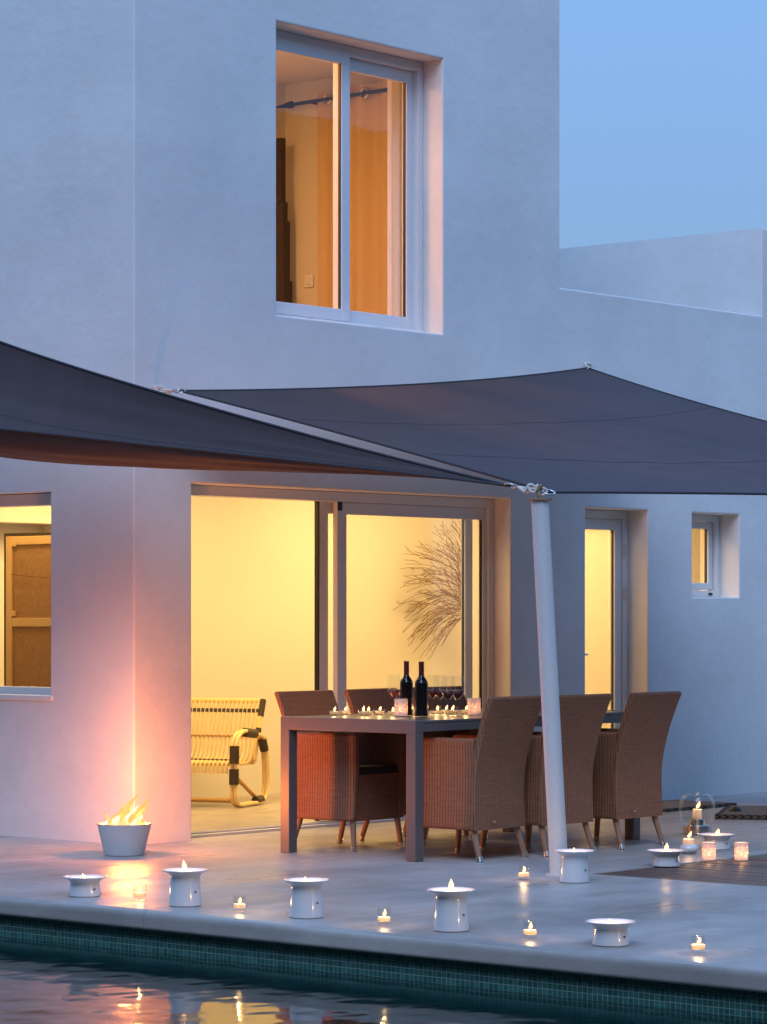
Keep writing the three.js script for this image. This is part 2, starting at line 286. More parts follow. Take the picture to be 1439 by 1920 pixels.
{
  // sliding door: outer frame, one leaf slid back behind the other
  part('door_frame', [rbox(0.468, 3.428, 2.0, 2.06, -0.25, -0.134), rbox(3.37, 3.428, 0.0, 2.0, -0.25, -0.134), rbox(0.468, 0.505, 0, 2.0, -0.25, -0.134)], M.frame, house);
  part('door_track', [rbox(0.47, 3.426, -0.004, 0.016, -0.25, -0.12), rbox(0.47, 3.426, 0.016, 0.026, -0.172, -0.163, 0.002), rbox(0.47, 3.426, 0.016, 0.026, -0.222, -0.213, 0.002)], M.alu, house);
  const a = leaf(house, 'sliding_door_leaf', 1.79, 3.285, 0.03, 2.005, -0.238, -0.2, 0.078, M.frame);
  part('brush_seal', rbox(1.778, 1.789, 0.03, 2.004, -0.236, -0.202, 0.002), M.black, a);
  const b = leaf(house, 'sliding_door_leaf', 1.895, 3.372, 0.03, 1.998, -0.188, -0.15, 0.09, M.frame, M.glass, [0.088, 0.042, 0.09, 0.075]);
  part('guide_block', rbox(1.893, 1.93, 1.945, 2.012, -0.149, -0.138), M.black, b);
  // upstairs window
  const z0 = -0.245, z1 = -0.165;
  part('window_frame', [rbox(1.187, 2.736, 4.775, 4.836, z0, z1), rbox(2.685, 2.736, 3.09, 4.775, z0, z1), rbox(1.187, 1.24, 3.09, 4.775, z0, z1), rbox(1.187, 2.736, 3.09, 3.118, z0, z1 + 0.01)], M.frame, house);
  const wl = leaf(house, 'window_sash', 1.225, 2.025, 3.12, 4.79, -0.2, -0.16, 0.075, M.frame); part('drain_cap', rbox(1.62, 1.68, 3.098, 3.11, -0.156, -0.15, 0.002), M.black, wl);
  const wr = leaf(house, 'window_sash', 1.955, 2.70, 3.12, 4.775, -0.242, -0.203, 0.08, M.frame); part('drain_cap', rbox(2.28, 2.34, 3.098, 3.11, -0.156, -0.15, 0.002), M.black, wr);
  // glazed side door with hinges and handle
  part('door_frame', [rbox(4.252, 4.97, 1.965, 2.023, -0.27, -0.17), rbox(4.915, 4.97, 0, 1.965, -0.27, -0.17), rbox(4.252, 4.30, 0, 1.965, -0.27, -0.17)], M.frame, house);
  const frosted = phys(0.95, 0.93, 0.88, 0.35, { transmission: 1, thickness: 0 });
  const d = leaf(house, 'glazed_door', 4.302, 4.913, 0.012, 1.963, -0.235, -0.185, 0.075, M.frame, frosted);
  for (const y of [0.35, 1.45, 1.75]) part('hinge', rod([4.925, y - 0.045, -0.165], [4.925, y + 0.045, -0.165], 0.011), M.alu, d);
  part('handle', [rod([4.345, 1.03, -0.184], [4.345, 1.03, -0.13], 0.009), rod([4.345, 1.03, -0.135], [4.45, 1.03, -0.135], 0.009)], M.steel, d);
  // small window
  part('window_frame', [rbox(5.512, 6.106, 1.975, 2.022, -0.27, -0.17), rbox(6.06, 6.106, 1.428, 1.975, -0.27, -0.17), rbox(5.512, 5.56, 1.428, 1.975, -0.27, -0.17), rbox(5.56, 6.06, 1.428, 1.475, -0.27, -0.17)], M.frame, house);
  const ribbed = phys(0.95, 0.92, 0.86, 0.3, { transmission: 1, thickness: 0, bumpMap: texture(256, (x) => 0.5 + 0.5 * Math.sin(x / 256 * Math.PI * 2 * 8), { repeat: 2 }), bumpScale: 0.004 });
  const w3 = leaf(house, 'window_sash', 5.565, 6.055, 1.48, 1.972, -0.25, -0.2, 0.05, M.frame, ribbed);
  part('latch', rbox(5.96, 6.0, 1.44, 1.458, -0.169, -0.16, 0.002), M.black, w3);
  // window in the side wall: same leaf, turned onto the wall
  const g = new THREE.Group(); g.name = 'side_window'; house.add(g);
  part('frame', [rbox(0.10, 0.2, 1.945, 2.014, -2.098, -0.688), rbox(0.10, 0.2, 0.82, 0.875, -2.098, -0.688), rbox(0.10, 0.2, 0.876, 1.944, -0.74, -0.688), rbox(0.10, 0.2, 0.876, 1.944, -2.098, -2.04)], M.frame, g);
  part('sill', rbox(-0.012, 0.099, 0.80, 0.832, -2.11, -0.67, 0.006), M.plaster, g);
  part('pane', new THREE.PlaneGeometry(1.3, 1.068).rotateY(Math.PI / 2).translate(0.15, 1.41, -1.39), M.glass, g);
}
// ceiling lamps that light the rooms (out of view above the openings)
function ceilingLamp(label, x, y, z, w, color, power) {
  const o = thing('ceiling_lamp', label, 'lamp', [x, y, z]);
  part('housing', rbox(-w / 2 - 0.02, w / 2 + 0.02, -0.04, -0.001, -w / 2 - 0.02, w / 2 + 0.02), M.frame, o);
  part('lamp_diffuser', box(-w / 2, w / 2, -0.052, -0.0405, -w / 2, w / 2), glow(color[0], color[1], color[2], 3), o);
  const l = new THREE.RectAreaLight(new THREE.Color().setRGB(...color), power, w, w); l.position.set(0, -0.056, 0); l.rotation.x = -Math.PI / 2; o.add(l);
}
const WARM = [1.0, 0.62, 0.225];
ceilingLamp('square ceiling lamp lighting the living room behind the sliding door', 1.9, 2.6, -1.2, 1.3, WARM, 16.5);
ceilingLamp('square ceiling lamp in the middle of the long living room', 4.6, 2.6, -1.2, 1.3, WARM, 15);
ceilingLamp('square ceiling lamp at the far end of the living room', 7.6, 2.6, -1.2, 1.3, WARM, 15);
ceilingLamp('small square ceiling lamp just inside the side window', 0.58, 2.6, -1.75, 0.2, WARM, 130);
ceilingLamp('small ceiling lamp in the upstairs room', 1.2, 5.06, -1.3, 0.4, [1.0, 0.43, 0.125], 155);

// ---------------------------------------------------------------- shade sails, pole, ropes
const poleFoot = V(0.11, 0, 2.93), poleTop = onX(1013, 938, 0.0);
{
  const o = thing('sail_pole', 'slanting white steel pole holding up the shade sails', 'pole', [poleFoot.x, 0, poleFoot.z]);
  const t = poleTop.clone().sub(poleFoot);
  part('shaft', rod(V(0, 0, 0).addScaledVector(t, -0.005), t, 0.047, 0.044, 28), M.pole, o);
  part('foot_plate', rod([0, 0.0, 0], [0, 0.007, 0], 0.07, 0.07, 24), M.pole, o);
  part('cap_plate', rod(t, t.clone().add(V(0, 0.008, 0)), 0.062, 0.062, 24), M.rust, o);
  part('hook', tube([t.clone().add(V(0, 0.008, 0)), t.clone().add(V(0.005, 0.05, 0)), t.clone().add(V(0.0, 0.075, 0.01)), t.clone().add(V(-0.02, 0.05, 0.0))], 0.008, 16, 6), M.rust, o);
}
function hang(A, B, sag) { return t => A.clone().lerp(B, t).add(V(0, -sag * 4 * t * (1 - t), 0)); }
// sail from corner points; hems curve in towards the middle, the cloth sags
function sailMesh(name, label, corners, pull, sag, group) {
  const o = thing(name, label, 'shade sail', [0, 0, 0], 0, group), n = 56, tri = corners.length === 3;
  const mid = corners.reduce((s, c) => s.add(c), V(0, 0, 0)).multiplyScalar(1 / corners.length);
  const pos = [], idx = [], uv = [];
  const at = (u, v) => {       // u, v in 0..1
    if (tri) {
      const a = (1 - u), b = u * (1 - v), c = u * v, [A, B, C] = corners;
      const p = V(0, 0, 0).addScaledVector(A, a).addScaledVector(B, b).addScaledVector(C, c);
      const w = [4 * a * b * (1 - c) ** 2, 4 * b * c * (1 - a) ** 2, 4 * c * a * (1 - b) ** 2], opp = [C, A, B], e = [[A, B], [B, C], [C, A]];
      for (let k = 0; k < 3; k++) { const m = e[k][0].clone().lerp(e[k][1], 0.5); p.addScaledVector(opp[k].clone().sub(m), pull[k] * w[k]); }
      p.y -= sag * Math.pow(27 * a * b * c, 0.8); p.y += 0.004 * Math.sin(34 * v + 9 * u) * Math.min(1, 6 * a * u) + 0.003 * Math.sin(61 * v - 14 * u) * u * (1 - u) * 4; return p;
    }
    const [A, B, C, D] = corners, p = A.clone().lerp(B, u).lerp(D.clone().lerp(C, u), v);
    const m = [4 * u * (1 - u) * (1 - v) ** 2, 4 * v * (1 - v) * u ** 2, 4 * u * (1 - u) * v ** 2, 4 * v * (1 - v) * (1 - u) ** 2], e = [[A, B], [B, C], [C, D], [D, A]];
    for (let k = 0; k < 4; k++) p.addScaledVector(mid.clone().sub(e[k][0].clone().lerp(e[k][1], 0.5)), pull[k] * m[k]);
    p.y -= sag * 16 * u * (1 - u) * v * (1 - v); p.y += (0.004 * Math.sin(29 * v + 11 * u) + 0.003 * Math.sin(47 * u - 8 * v)) * 16 * u * (1 - u) * v * (1 - v); return p;
  };
  for (let i = 0; i <= n; i++) for (let j = 0; j <= n; j++) { const p = at(i / n, j / n); pos.push(p.x, p.y, p.z); uv.push(p.x, p.z); }
  for (let i = 0; i < n; i++) for (let j = 0; j < n; j++) { const a = i * (n + 1) + j, b = a + n + 1; idx.push(a, b, a + 1, b, b + 1, a + 1); }
  const g = new THREE.BufferGeometry(); g.setAttribute('position', new THREE.Float32BufferAttribute(pos, 3)); g.setAttribute('uv', new THREE.Float32BufferAttribute(uv, 2)); g.setIndex(idx); g.computeVertexNormals();
  part('cloth', g, M.sail, o);
  const edges = tri ? [[0, 0, 1, 0], [1, 0, 1, 1], [1, 1, 0, 1]] : [[0, 0, 1, 0], [1, 0, 1, 1], [1, 1, 0, 1], [0, 1, 0, 0]];
  for (const [u0, v0, u1, v1] of edges) { const pts = []; for (let k = 0; k <= 30; k++) pts.push(at(u0 + (u1 - u0) * k / 30, v0 + (v1 - v0) * k / 30)); part('hem', tube(pts, 0.007, 80, 6), M.hem, o); }
  for (const v of [0.3, 0.64]) { const pts = []; for (let k = 1; k <= 40; k++) pts.push(at(k / 40, v).add(V(0, 0.0005, 0))); part('seam', tube(pts, 0.0014, 60, 4), M.hem, o); }
  return o;
}
function eyelet(o, from, to) {     // steel ring at a sail corner and the rope from it to its fixing
  const d = to.clone().sub(from).normalize();
  const q = new THREE.Quaternion().setFromUnitVectors(V(1, 0, 0), d);
  part('corner_ring', new THREE.TorusGeometry(0.022, 0.005, 8, 24).scale(1.4, 1, 1).rotateX(1.2).applyQuaternion(q).translate(from.x, from.y, from.z), M.steel, o);
  const a = from.clone().addScaledVector(d, 0.04), L = to.distanceTo(a), s = V(0, 1, 0).cross(d).normalize();
  for (const k of [-1, 0, 1]) part('rope', tube([a.clone().addScaledVector(s, 0.01 * k), a.clone().lerp(to, 0.5).add(V(0, -0.012 + 0.012 * k, 0)), to.clone().addScaledVector(s, -0.008 * k)], 0.006, 12, 6), M.rope, o);
  if (L < 0.6) part('knot', tube([0, 1, 2, 3, 4, 5, 6, 7, 8, 9].map(k => to.clone().addScaledVector(d, -0.015 * k / 3).add(V(0.02 * Math.cos(k * 2.1), 0.022 * Math.sin(k * 2.1), 0.02 * Math.sin(k * 1.3)))), 0.007, 40, 6), M.rope, o);
}
{
  const hookA = onX(1006, 921, 0.0);
  const wallA = V(0.15, 2.585, 0.012), a1 = onZ(338, 733, 0.16), wallB = V(4.26, 2.985, 0.012), a2 = onZ(1103, 690, 0.12);
  const a3 = onX(1030, 923, 0.06), a4 = V(5.6, 2.0, 3.4);
  const A = sailMesh('shade_sail', 'charcoal shade sail stretched from the house wall over the dining table', [a1, a2, a4, a3], [0.10, 0.19, 0.05, 0.02], 0.06);
  eyelet(A, a1, wallA); eyelet(A, a2, wallB); eyelet(A, a3, hookA);
  const b1 = onX(958, 911, -0.05), b2 = V(-0.8, 3.63, -2.5), b3 = V(-2.2, 2.40, -1.0);
  const B = sailMesh('shade_sail', 'charcoal shade sail with firelit underside above the fire bowl', [b1, b2, b3], [0.15, 0.08, 0.03], 0.36);
  eyelet(B, b1, hookA.clone().add(V(-0.01, 0.01, 0.01))); eyelet(B, b2, V(0, 3.75, -3.3)); eyelet(B, b3, V(-2.35, 2.5, -1.7));
}

// ---------------------------------------------------------------- dining table and chairs
{
  const o = thing('dining_table', 'long dark grey metal dining table set with candles and wine', 'table', [0.19, 0, 0.95]);
  const L = 2.02, W = 0.97, H = 0.745, b = 0.066;
  for (const [x, z] of [[0, 0], [0, W - b], [L - b, 0], [L - b, W - b]]) part('leg', rbox(x, x + b, 0, H - 0.07, z, z + b, 0.004), M.tableMetal, o);
  part('apron', rbox(0, b, H - 0.071, H, 0, W, 0.004), M.tableMetal, o); part('apron', rbox(L - b, L, H - 0.071, H, 0, W, 0.004), M.tableMetal, o);
  part('apron', rbox(b - 0.001, L - b + 0.001, H - 0.062, H - 0.018, 0.003, 0.05, 0.004), M.tableMetal, o); part('apron', rbox(b - 0.001, L - b + 0.001, H - 0.062, H - 0.018, W - 0.05, W - 0.003, 0.004), M.tableMetal, o);
  part('tabletop', rbox(b + 0.001, L - b - 0.001, H - 0.017, H - 0.002, 0.001, W - 0.001, 0.003), M.tableTop, o);
}
const chairLabel = { near: ['brown wicker dining armchair on the terrace side, at the pool end of the table', 'brown wicker dining armchair partly behind the slanting pole, between two others', 'brown wicker dining armchair at the deck end of the table, beside the storm lantern'],
  far: ['brown wicker dining armchair on the house side of the table with firelit orange side', 'brown wicker dining armchair on the house side of the table behind the wine bottles', 'brown wicker dining armchair on the house side of the table behind the wine glasses'] };
function makeChair() {
  const o = new THREE.Group();
  const bend = g => { const p = g.attributes.position; for (let i = 0; i < p.count; i++) { const y = p.getY(i), k = 1 - 0.035 * Math.sin(Math.min(1, Math.max(0, (y - 0.165) / 0.6)) * Math.PI) + Math.max(0, y - 0.65) * 0.10; p.setX(i, p.getX(i) * k); if (p.getZ(i) > 0.2) p.setZ(i, p.getZ(i) - 0.02 * Math.max(0, (0.45 - y) / 0.3)); } g.computeVertexNormals(); return metricUV(g); };
  const dense = (s, depth, bev) => new THREE.ExtrudeGeometry(s, { depth, steps: 8, bevelEnabled: true, bevelSize: bev, bevelThickness: bev, bevelOffset: -bev, bevelSegments: 4, curveSegments: 8 });
  // tub: arms and sides, U in plan (front is +z)
  const W = 0.228, F = 0.24, B = -0.225, T = 0.05, u = new THREE.Shape();
  u.moveTo(-W, F - 0.03); u.quadraticCurveTo(-W, F, -W + T / 2, F); u.quadraticCurveTo(-W + T, F, -W + T, F - 0.03); u.lineTo(-W + T, B + T); u.lineTo(W - T, B + T); u.lineTo(W - T, F - 0.03); u.quadraticCurveTo(W - T, F, W - T / 2, F); u.quadraticCurveTo(W, F, W, F - 0.03); u.lineTo(W, B); u.lineTo(-W, B); u.closePath();
  const tub = dense(u, 0.485 - 0.04, 0.02).rotateX(-Math.PI / 2).rotateY(Math.PI).translate(0, 0.185, 0);
  // rotateX(-90) maps shape y to -z; the half turn brings the open side back to the front
  part('body', bend(tub), M.wicker, o);
  part('front_panel', bend(new THREE.BoxGeometry(0.40, 0.255, 0.03, 8, 8, 1).translate(0, 0.165 + 0.1275, F - 0.03)), M.wicker, o);
  part('seat_base', metricUV(new THREE.BoxGeometry(0.37, 0.02, 0.40).translate(0, 0.40, 0.0)), M.wicker, o);
  part('cushion', metricUV(new RoundedBoxGeometry(0.355, 0.05, 0.40, 3, 0.02).translate(0, 0.436, 0.02)), M.cushion, o);
  // backrest: side profile leaning back, extruded across
  const prof = new THREE.Shape(), outer = [[B - 0.008, 0.165], [B - 0.004, 0.34], [B - 0.012, 0.48], [B - 0.05, 0.64], [B - 0.095, 0.77], [B - 0.135, 0.86]];
  prof.moveTo(...outer[0]); prof.splineThru(outer.slice(1).map(p => new THREE.Vector2(...p)));
  prof.quadraticCurveTo(B - 0.122, 0.878, B - 0.100, 0.868); prof.splineThru([[B - 0.058, 0.77], [B - 0.012, 0.64], [B + 0.022, 0.48], [B + 0.03, 0.34], [B + 0.03, 0.166]].map(p => new THREE.Vector2(...p))); prof.closePath();
  const back = new THREE.ExtrudeGeometry(prof, { depth: 0.46 - 0.024, steps: 6, bevelEnabled: true, bevelSize: 0.010, bevelThickness: 0.012, bevelOffset: -0.010, bevelSegments: 3, curveSegments: 14 }).rotateY(-Math.PI / 2).translate(0.218, 0, 0);
  part('backrest', bend(back), M.wicker, o);
  for (const sx of [-1, 1]) for (const sz of [-1, 1]) {
    const top = V(0.185 * sx, 0.19, sz > 0 ? 0.19 : -0.19), foot = V(0.20 * sx, 0, sz > 0 ? 0.215 : -0.25);
    const l = part('leg', rod(top, foot, 0.018, 0.014, 12), M.chairLeg, o);
    const d = foot.clone().sub(top).normalize(); part('leg_cap', rod(foot.clone().addScaledVector(d, -0.028), foot, 0.0175, 0.0175, 14), M.steel, l);
  }
  part('maker_tag', rbox(0.06, 0.085, 0.20, 0.212, B - 0.024, B - 0.0205, 0.001), M.steel, o);
  return o;
}
{
  const proto = makeChair(), g = 'wicker armchairs around the dining table';
  const put = (x, z, turn, label) => { const c = proto.clone(); c.name = numbered('dining_chair'); c.position.set(x, 0, z); c.rotation.y = turn; tag(c, label, 'chair', g); scene.add(c); };
  put(0.605, 1.925, Math.PI + 0.02, chairLabel.near[0]); put(1.125, 1.99, Math.PI - 0.03, chairLabel.near[1]); put(1.77, 2.0, Math.PI + 0.01, chairLabel.near[2]);
  put(0.68, 1.02, 0.0, chairLabel.far[0]); put(1.29, 1.0, 0.03, chairLabel.far[1]); put(1.86, 1.0, -0.02, chairLabel.far[2]);
}

// ---------------------------------------------------------------- candles
const flameGeo = lathe([[0.0001, 0], [0.0055, 0.003], [0.0078, 0.009], [0.0065, 0.016], [0.003, 0.023], [0.0001, 0.029]], 12);
const FIRE = new THREE.Color().setRGB(1.0, 0.56, 0.20);
function flame(parent, y, power, s = 1, x = 0, z = 0) {
  part('wick', rod([x, y - 0.006, z], [x, y + 0.004, z], 0.001, 0.001, 5), M.soot, parent);
  const f = flameGeo.clone().scale(s * rr(0.85, 1.1), s * rr(0.8, 1.15), s), fp = f.attributes.position, lean = rr(0.05, 0.4), bow = rr(-0.2, 0.3);
  for (let i = 0; i < fp.count; i++) { const h = fp.getY(i); fp.setX(i, fp.getX(i) + side.x * (lean * h + bow * h * h * 20)); fp.setZ(i, fp.getZ(i) + side.z * (lean * h + bow * h * h * 20)); }
  f.computeVertexNormals(); part('flame', f.translate(x, y + 0.001, z), M.flame, parent);
  const l = new THREE.PointLight(FIRE, power, 0, 2); l.position.set(x, y + 0.014 * s, z); l.castShadow = true; l.shadow.radius = 0.4; parent.add(l);
}
function tealight(o, r, y0) { part('tealight_cup', lathe([[0.0001, y0], [r, y0], [r, y0 + 0.016], [r - 0.001, y0 + 0.016], [r - 0.001, y0 + 0.002], [0.0001, y0 + 0.002]], 24), M.steel, o); part('wax', lathe([[0.0001, y0 + 0.002], [r - 0.0015, y0 + 0.002], [r - 0.0015, y0 + 0.0125], [0.0001, y0 + 0.0115]], 24), M.wax, o); }
// small glass votives along the pool edge
const votiveLabels = ['small glass tealight between the low dish candle and a tall one', 'small glass tealight between two tall porcelain candle stands by the coping joint', 'small glass tealight between the two tall stands nearer the deck', 'small glass tealight beside the low candle dish on the coping', 'small glass tealight at the deck end of the pool edge', 'small glass tealight standing alone on the terrace near the pole foot'];
function votive(px, py, label) {
  const p = onY(px, py), o = thing('tealight_holder', label, 'candle', [p.x, 0, p.z], 0, 'small glass tealights on the terrace');
  part('glass_cup', lathe([[0.0001, 0.001], [0.029, 0.001], [0.031, 0.006], [0.032, 0.072], [0.0305, 0.0735], [0.029, 0.072], [0.028, 0.018], [0.0001, 0.016]], 32), M.clear, o);
  part('wax', lathe([[0.0001, 0.017], [0.0272, 0.018], [0.0278, 0.036], [0.022, 0.034], [0.0001, 0.033]], 28), M.wax, o); flame(o, 0.036, 0.06, 1.0);
}
[[263, 1688], [450, 1710], [721, 1735], [995, 1760], [1310, 1788], [983, 1650]].forEach(([x, y], k) => votive(x, y, votiveLabels[k]));
// porcelain stands like upturned hats
function hat(px, py, h, label, raised) {
  const p = onY(px, py), o = thing('candle_stand', label, 'candle stand', [p.x, 0, p.z], rr(0, 6), 'white porcelain candle stands');
  const b = 0.074, r = 0.106, neck = 0.064;
  part('stand', lathe([[0.0001, 0.001], [b - 0.004, 0.001], [b, 0.005], [b - 0.004, h * 0.35], [neck + 0.002, h * 0.75], [neck + 0.003, h - 0.026], [neck + 0.010, h - 0.013], [r - 0.012, h - 0.005], [r, h], [r - 0.003, h + 0.004], [r - 0.012, h + 0.002], [neck + 0.004, h - 0.012], [neck - 0.006, h - 0.03], [0.0001, h - 0.032]], 56), M.porcelain, o);
  part('maker_mark', new THREE.CylinderGeometry(b + 0.0006, b + 0.0006, 0.006, 6, 1, true, 0, 0.16).rotateY(-0.2 - o.rotation.y).translate(0, h * 0.42, 0), M.black, o);
  const y = raised ? h - 0.01 : h - 0.024;
  part('wax', lathe([[0.0001, y - 0.02], [0.034, y - 0.02], [0.034, y + 0.004], [0.030, y + 0.007], [0.0001, y + 0.004]], 32), M.wax, o);
  flame(o, y + 0.008, 0.045, raised ? 1.45 : 1.15);
}
hat(160, 1680, 0.088, 'low white porcelain candle dish on the coping far from the deck', false);
hat(348, 1698, 0.158, 'tall white porcelain candle stand by the coping joint, flame above the brim', true);
hat(575, 1720, 0.160, 'tall white porcelain candle stand with the flame sunk level with its brim', false);
hat(847, 1745, 0.168, 'tall white porcelain candle stand on the coping with a raised leaping flame', true);
hat(1146, 1772, 0.092, 'low white porcelain candle dish on the coping beside the last tealights', false);
hat(1078, 1654, 0.152, 'tall white porcelain candle stand touching the foot of the slanting pole', false);
hat(1250, 1624, 0.080, 'low white porcelain candle dish on the deck corner', true);
hat(1345, 1592, 0.080, 'low white porcelain candle dish behind the two pierced lanterns', true);
{
  // storm lantern: steel foot, candle, rounded glass
  const p = onY(1308, 1564), o = thing('storm_lantern', 'glass storm lantern with thick white candle on a steel foot', 'lantern', [p.x, 0, p.z]);
  part('foot', lathe([[0.0001, 0], [0.082, 0], [0.085, 0.004], [0.085, 0.050], [0.081, 0.054], [0.05, 0.055], [0.046, 0.058], [0.046, 0.088], [0.042, 0.091], [0.0001, 0.091]], 48), M.steel, o);
  part('candle', lathe([[0.0001, 0.091], [0.028, 0.091], [0.028, 0.145], [0.024, 0.149], [0.0001, 0.144]], 32), M.wax, o);
  part('glass_shade', lathe([[0.088, 0.056], [0.100, 0.085], [0.107, 0.13], [0.104, 0.18], [0.094, 0.222], [0.078, 0.236], [0.058, 0.238]], 56), M.clear, o); part('glass_rim', new THREE.TorusGeometry(0.058, 0.0035, 8, 48).rotateX(Math.PI / 2).translate(0, 0.238, 0), M.clear, o);
  flame(o, 0.152, 0.05, 1.4);
  // candle ball
  const q = onY(1292, 1600), c = thing('ball_candle_holder', 'round white porcelain ball holder with a pink lit candle in front of the storm lantern', 'candle holder', [q.x, 0, q.z]);
  part('holder', lathe([[0.0001, 0.001], [0.035, 0.001], [0.052, 0.018], [0.053, 0.034], [0.040, 0.050], [0.0335, 0.053], [0.0325, 0.045], [0.0001, 0.044]], 40), M.porcelain, c);
  part('candle', lathe([[0.0001, 0.045], [0.032, 0.045], [0.032, 0.076], [0.028, 0.080], [0.0001, 0.076]], 32), M.wax, c); flame(c, 0.084, 0.035, 1.2);
}
// pierced lanterns: thin porcelain that lets light through, rings of holes
const pierced = (() => {
  const n = 512, holes = new Float32Array(n * n).fill(1);
  const dot = (cx, cy, r) => { for (let y = -9; y <= 9; y++) for (let x = -9; x <= 9; x++) if (x * x + y * y < r * r) holes[((Math.round(cy) + y + n) % n) * n + (Math.round(cx) + x + n) % n] = 0; };
  for (const [cx, cy, r] of [[64, 330, 42], [192, 330, 42], [320, 330, 42], [448, 330, 42], [128, 190, 46], [256, 190, 46], [384, 190, 46], [0, 190, 46]]) for (let k = 0; k < 14; k++) dot(cx + r * Math.cos(k / 14 * 6.2832), cy + r * 1.25 * Math.sin(k / 14 * 6.2832), 8.2);
  const m = phys(0.88, 0.62, 0.52, 0.9, { transmission: 0.14, thickness: 0, alphaMap: texture(n, (x, y, i) => holes[i]), transparent: true }); m.alphaTest = 0.5; return m;
})();
function lantern(p, label, group, power, s = 1) {
  const o = thing('pierced_lantern', label, 'lantern', [p.x, p.y, p.z], rr(0, 3), group);
  part('shade', new THREE.CylinderGeometry(0.037 * s, 0.037 * s, 0.092 * s, 40, 1, true).translate(0, 0.0475 * s, 0), pierced, o);
  part('rim', new THREE.TorusGeometry(0.037 * s, 0.0016, 6, 40).rotateX(Math.PI / 2).translate(0, 0.094 * s, 0), M.porcelain, o);
  part('base', lathe([[0.0001, 0.0008], [0.0362 * s, 0.0008], [0.0362 * s, 0.003], [0.0001, 0.003]], 32), M.porcelain, o);
  tealight(o, 0.019, 0.004); flame(o, 0.021, power, 1.1);
}
lantern(onY(1330, 1613, 0.0), 'white pierced lantern beside the low candle dish on the deck', 'pierced lanterns on the deck', 0.05);
lantern(onY(1391, 1613, 0.0), 'white pierced lantern standing alone at the deck edge away from the dish', 'pierced lanterns on the deck', 0.05);

// on the table
const pair = 'low glass tealight dish of the pair at the bare pool end of the table', trio = 'low glass tealight dish of the three in front of the second chair back', under = 'low glass tealight dish among the feet of the wine glasses';
const tealightLabels = [pair, pair, trio, trio, trio, 'low glass tealight dish just behind the lantern by the bottles', 'low glass tealight dish in front of the second wine bottle', under, under, under, 'low glass tealight dish beside the lantern past the wine glasses'];
const TY = 0.7455, onTable = (px, py) => { const p = onY(px, py, TY); return p; };
[[628, 1341], [648, 1340], [682, 1341.5], [692, 1341], [713, 1340], [738, 1341.5], [781, 1341], [821, 1340], [837, 1339], [849, 1339], [875, 1339]].forEach(([x, y], k) => {
  const p = onTable(x, y), o = thing('table_tealight', tealightLabels[k], 'candle', [p.x, TY, p.z], 0, 'glass tealight dishes on the dining table');
  part('glass_dish', lathe([[0.0001, 0.001], [0.026, 0.001], [0.033, 0.028], [0.0318, 0.029], [0.025, 0.006], [0.0001, 0.005]], 28), M.clear, o);
  part('wax', lathe([[0.0001, 0.006], [0.0255, 0.0065], [0.029, 0.021], [0.0001, 0.020]], 28), M.wax, o); flame(o, 0.024, 0.026, 0.95);
});
lantern(onTable(753, 1342.5), 'white pierced lantern in front of the wine bottles', 'pierced lanterns on the dining table', 0.03, 0.98);
lantern(onTable(890, 1340.5), 'white pierced lantern behind the tall chair back next to the wine glasses', 'pierced lanterns on the dining table', 0.03, 0.98);
lantern(onTable(996, 1336), 'white pierced lantern at the deck end of the dining table', 'pierced lanterns on the dining table', 0.03, 0.98);
{
  const dark = phys(0.012, 0.008, 0.008, 0.12), foil = std(0.12, 0.012, 0.014, 0.35);
  [[763, 1341, 'dark red wine bottle next to the single wine glass'], [791, 1343, 'dark red wine bottle next to the cluster of wine glasses']].forEach(([x, y, label]) => {
    const p = onTable(x, y), o = thing('wine_bottle', label, 'bottle', [p.x, TY, p.z], 0, 'wine bottles on the dining table');
    part('glass', lathe([[0.0001, 0.001], [0.034, 0.001], [0.0365, 0.005], [0.0365, 0.175], [0.034, 0.19], [0.024, 0.207], [0.0155, 0.219], [0.0142, 0.235], [0.0142, 0.24], [0.0001, 0.24]], 40), dark, o);
    part('foil', lathe([[0.0149, 0.226], [0.0149, 0.29], [0.0155, 0.292], [0.0155, 0.299], [0.014, 0.300], [0.0001, 0.300]], 32), foil, o);
    part('label', new THREE.CylinderGeometry(0.0369, 0.0369, 0.08, 24, 1, true, 0.6, 2.4).translate(0, 0.08, 0), std(0.03, 0.025, 0.025, 0.7), o);
  });
  const wine = phys(0.30, 0.05, 0.055, 0.05, { transmission: 0.6, thickness: 0 });
  [[740, 1340], [812, 1341], [826, 1341], [841, 1344], [859, 1343]].forEach(([x, y]) => {
    const p = onTable(x, y), o = thing('wine_glass', x < 760 ? 'single stemmed wine glass of red wine apart from the others, beside a bottle' : 'stemmed wine glass of red wine in the cluster of four', 'wine glass', [p.x, TY, p.z], 0, 'wine glasses on the dining table');
    part('glass', lathe([[0.0001, 0.0015], [0.036, 0.001], [0.0365, 0.002], [0.006, 0.006], [0.0035, 0.012], [0.0033, 0.085], [0.008, 0.094], [0.030, 0.118], [0.0405, 0.145], [0.0415, 0.165], [0.033, 0.222]], 40), M.clear, o);
    part('wine', lathe([[0.0001, 0.097], [0.008, 0.097], [0.0285, 0.119], [0.0375, 0.141], [0.0001, 0.141]], 32), wine, o);
  });
}

